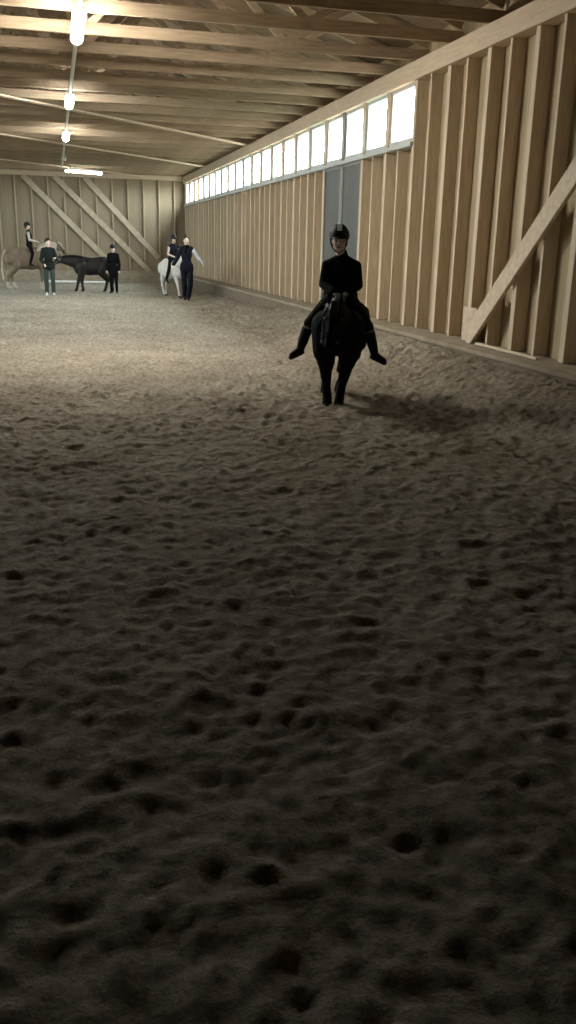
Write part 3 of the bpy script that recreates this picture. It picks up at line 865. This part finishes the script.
# ---- white pony, its rider and the woman leading it
QX, QY, QRZ = 3.50, 27.55, math.radians(-155)
QH = 1.17
horse('white_pony', (QX, QY, 0), QRZ, QH, 'white pony led by the woman in navy near the right corner', M['coat_white'], M['hair_white'], M['hoof'],
      (.0, .66, 1.06), (.10, .88, .80), [(.05, .10, .0, 0), (.10, .02, .07, 0), (.06, .10, 0, 0), (-.04, -.10, .0, 0)], vox=.018, cat='pony')
J = dict(hh=.20, head=(0, .04, 1.70), yaw=-.1, pelvis=(0, -.02, 1.14), chest=(0, .0, 1.37), neck=(0, .0, 1.55),
         shL=(-.15, 0, 1.49), shR=(.15, 0, 1.49), elL=(-.21, .03, 1.27), elR=(.21, .03, 1.27), wrL=(-.10, .22, 1.20), wrR=(.10, .22, 1.20),
         hipL=(-.10, 0, 1.10), hipR=(.10, 0, 1.10), knL=(-.26, .16, .86), knR=(.26, .16, .86), anL=(-.29, .04, .52), anR=(.29, .04, .52),
         toeL=(-.31, .18, .47), toeR=(.31, .18, .47))
person((QX, QY, 0), QRZ, 'child with bare arms, black helmet and dark vest riding the white pony', J, .84,
       dict(vest='navy', legs='black_cloth', foot='dark_shoe', helmet='helmet_black', hair='hair_dark'), vox=.013)
def stand(H, stride=0.0, **k):
    S = H/1.72
    J = dict(hh=H/7.1, head=(0, .02*S, H-H/14.8-.01), pelvis=(0, 0, .54*H), chest=(0, 0, .71*H), neck=(0, -.01, .825*H),
             shL=(-.155*S, 0, .80*H), shR=(.155*S, 0, .80*H), elL=(-.21*S, .0, .635*H), elR=(.21*S, .0, .635*H), wrL=(-.23*S, .08, .49*H), wrR=(.23*S, .08, .49*H),
             hipL=(-.09*S, 0, .51*H), hipR=(.09*S, 0, .51*H), knL=(-.10*S, .03+stride*.3, .28*H), knR=(.10*S, .03-stride*.2, .28*H),
             anL=(-.10*S, stride*.5, .052*H), anR=(.10*S, -stride*.5, .052*H), toeL=(-.12*S, stride*.5+.19*S, .026*H), toeR=(.12*S, -stride*.5+.19*S, .026*H))
    J.update(k); return J, S
J, S = stand(1.80, .34, anL=(-.03, .17, .095), anR=(.06, -.17, .10), toeL=(-.04, .35, .05), toeR=(.07, .02, .05), knR=(.07, .02, .50), elR=(.27, .02, 1.18), wrR=(.38, .12, 1.00), elL=(-.33, .06, 1.22), wrL=(-.46, .14, 1.06), yaw=.1)
person((3.68, 26.0, 0), math.radians(172), 'woman in navy vest with one outstretched white sleeve walking and leading the white pony', J, S,
       dict(shirt='white_cloth', vest='navy', jacket_len=.16, scarf='black_cloth', sleeve='navy', legs='navy', flare=.03, foot='dark_shoe', hair='hair_dark', bun=True), vox=.014, curl=.4)

# ---- buff horse at the left, its rider, the helper in front of it
BX, BY, BRZ = -.84, 31.2, math.radians(-90)
BH = 1.42
horse('buff_horse', (BX, BY, 0), BRZ, BH, 'large buff horse with pale tail standing at the far left', M['coat_dun'], M['hair_pale'], M['hoof_pale'],
      (.0, .66, 1.04), (.0, .90, .82), [(.03, .06, 0, 0), (-.02, -.05, 0, 0), (.0, -.03, 0, 0), (.06, .10, 0, 0)], vox=.022, wide=1.0, socks='hair_pale', halter='black_leather')
J = dict(hh=.20, head=(0, .03, 2.03), pelvis=(0, .06, 1.47), chest=(0, .06, 1.70), neck=(0, .05, 1.88), yaw=-.15,
         shL=(-.15, .05, 1.82), shR=(.15, .05, 1.82), elL=(-.19, .08, 1.60), elR=(.19, .08, 1.60), wrL=(-.08, .30, 1.56), wrR=(.08, .30, 1.56),
         hipL=(-.10, .07, 1.44), hipR=(.10, .07, 1.44), knL=(-.31, .16, 1.17), knR=(.31, .16, 1.17), anL=(-.35, .06, .84), anR=(.35, .06, .84),
         toeL=(-.37, .20, .80), toeR=(.37, .20, .80))
person((BX, BY, 0), BRZ, 'child in black helmet, cream shirt and dark vest riding the buff horse', J, .84,
       dict(shirt='cream_cloth', vest='black_cloth', legs='black_cloth', foot='dark_shoe', helmet='helmet_black', hair='hair_dark'), vox=.013)
J, S = stand(1.66, .05, elL=(-.23, .06, 1.05), wrL=(-.20, .30, 1.10), elR=(.22, .03, 1.03), wrR=(.14, .20, .93), yaw=.25, tilt=-.2)
person((-.17, 27.9, 0), math.radians(180), 'person in dark green jacket, grey jeans and white shoes beside the buff horse', J, S,
       dict(jacket='green_cloth', jacket_len=.12, legs='jeans', flare=.015, foot='white_shoe', hair='hair_dark'), vox=.014, curl=.6)

# ---- dark brown pony and the person at its rear
DX, DY, DRZ = 1.15, 29.9, math.radians(94)
DH = 1.16
horse('dark_brown_pony', (DX, DY, 0), DRZ, DH, 'dark brown pony standing with its neck stretched out to the left', M['coat_bay'], M['hair_black'], M['hoof'],
      (.0, .84, .92), (.0, 1.10, .68), [(.06, .12, 0, 0), (-.02, -.04, 0, 0), (.04, .08, 0, 0), (-.04, -.10, 0, 0)], vox=.018, wide=.98, leg=1.25, halter='rope', cat='pony')
J, S = stand(1.50, .04, yaw=.3)
person((1.80, 29.2, 0), math.radians(165), 'person in black coat and black hat standing behind the dark brown pony', J, S,
       dict(jacket='black_cloth', jacket_len=.22, legs='black_cloth', foot='dark_shoe', helmet='helmet_black', hair='hair_dark'), vox=.014)

# lead ropes
o = tube('lead_rope', [(3.95, 26.75, .93), (3.7, 26.3, .75), (3.38, 25.82, .98)], .012, M['rope']); tag(o, 'lead rope hanging between the white pony and the woman in navy', 'rope')
# pale pole lying on the sand
o = tube('ground_pole', [(-.25, 35.62, .10), (1.0, 35.4, .10), (2.05, 35.2, .10)], .055, M['white_shoe']); tag(o, 'white pole lying on the sand behind the dark brown pony', 'pole')


# ------------------------------------------------------------------ camera
f, pit, yaw, rol = 871.0, .29499, .25813, .02203
F = Vector((math.sin(yaw)*math.cos(pit), math.cos(yaw)*math.cos(pit), -math.sin(pit)))
R0 = Vector((math.cos(yaw), -math.sin(yaw), 0)); U0 = R0.cross(F)
R = R0*math.cos(rol)+U0*math.sin(rol); U = -R0*math.sin(rol)+U0*math.cos(rol)
cam = bpy.data.cameras.new('camera'); co = bpy.data.objects.new('camera', cam); COL.objects.link(co)
mw = Matrix((R, U, -F)).transposed().to_4x4(); mw.translation = (0, 0, 1.55)
co.matrix_world = mw
cam.sensor_fit = 'VERTICAL'; cam.sensor_height = 36; cam.lens = 36*f/1024
cam.clip_start = .05; cam.clip_end = 300
SC.camera = co
SC.view_settings.view_transform = 'Standard'
SC.view_settings.look = 'None'
SC.view_settings.gamma = 1
SC.view_settings.use_curve_mapping = False
SC.view_settings.exposure = 0.0
SC.cycles.max_bounces = 8; SC.cycles.diffuse_bounces = 5; SC.cycles.transparent_max_bounces = 12
SC.cycles.use_denoising = True
SC.cycles.sample_clamp_indirect = 8
SC.cycles.use_light_tree = True
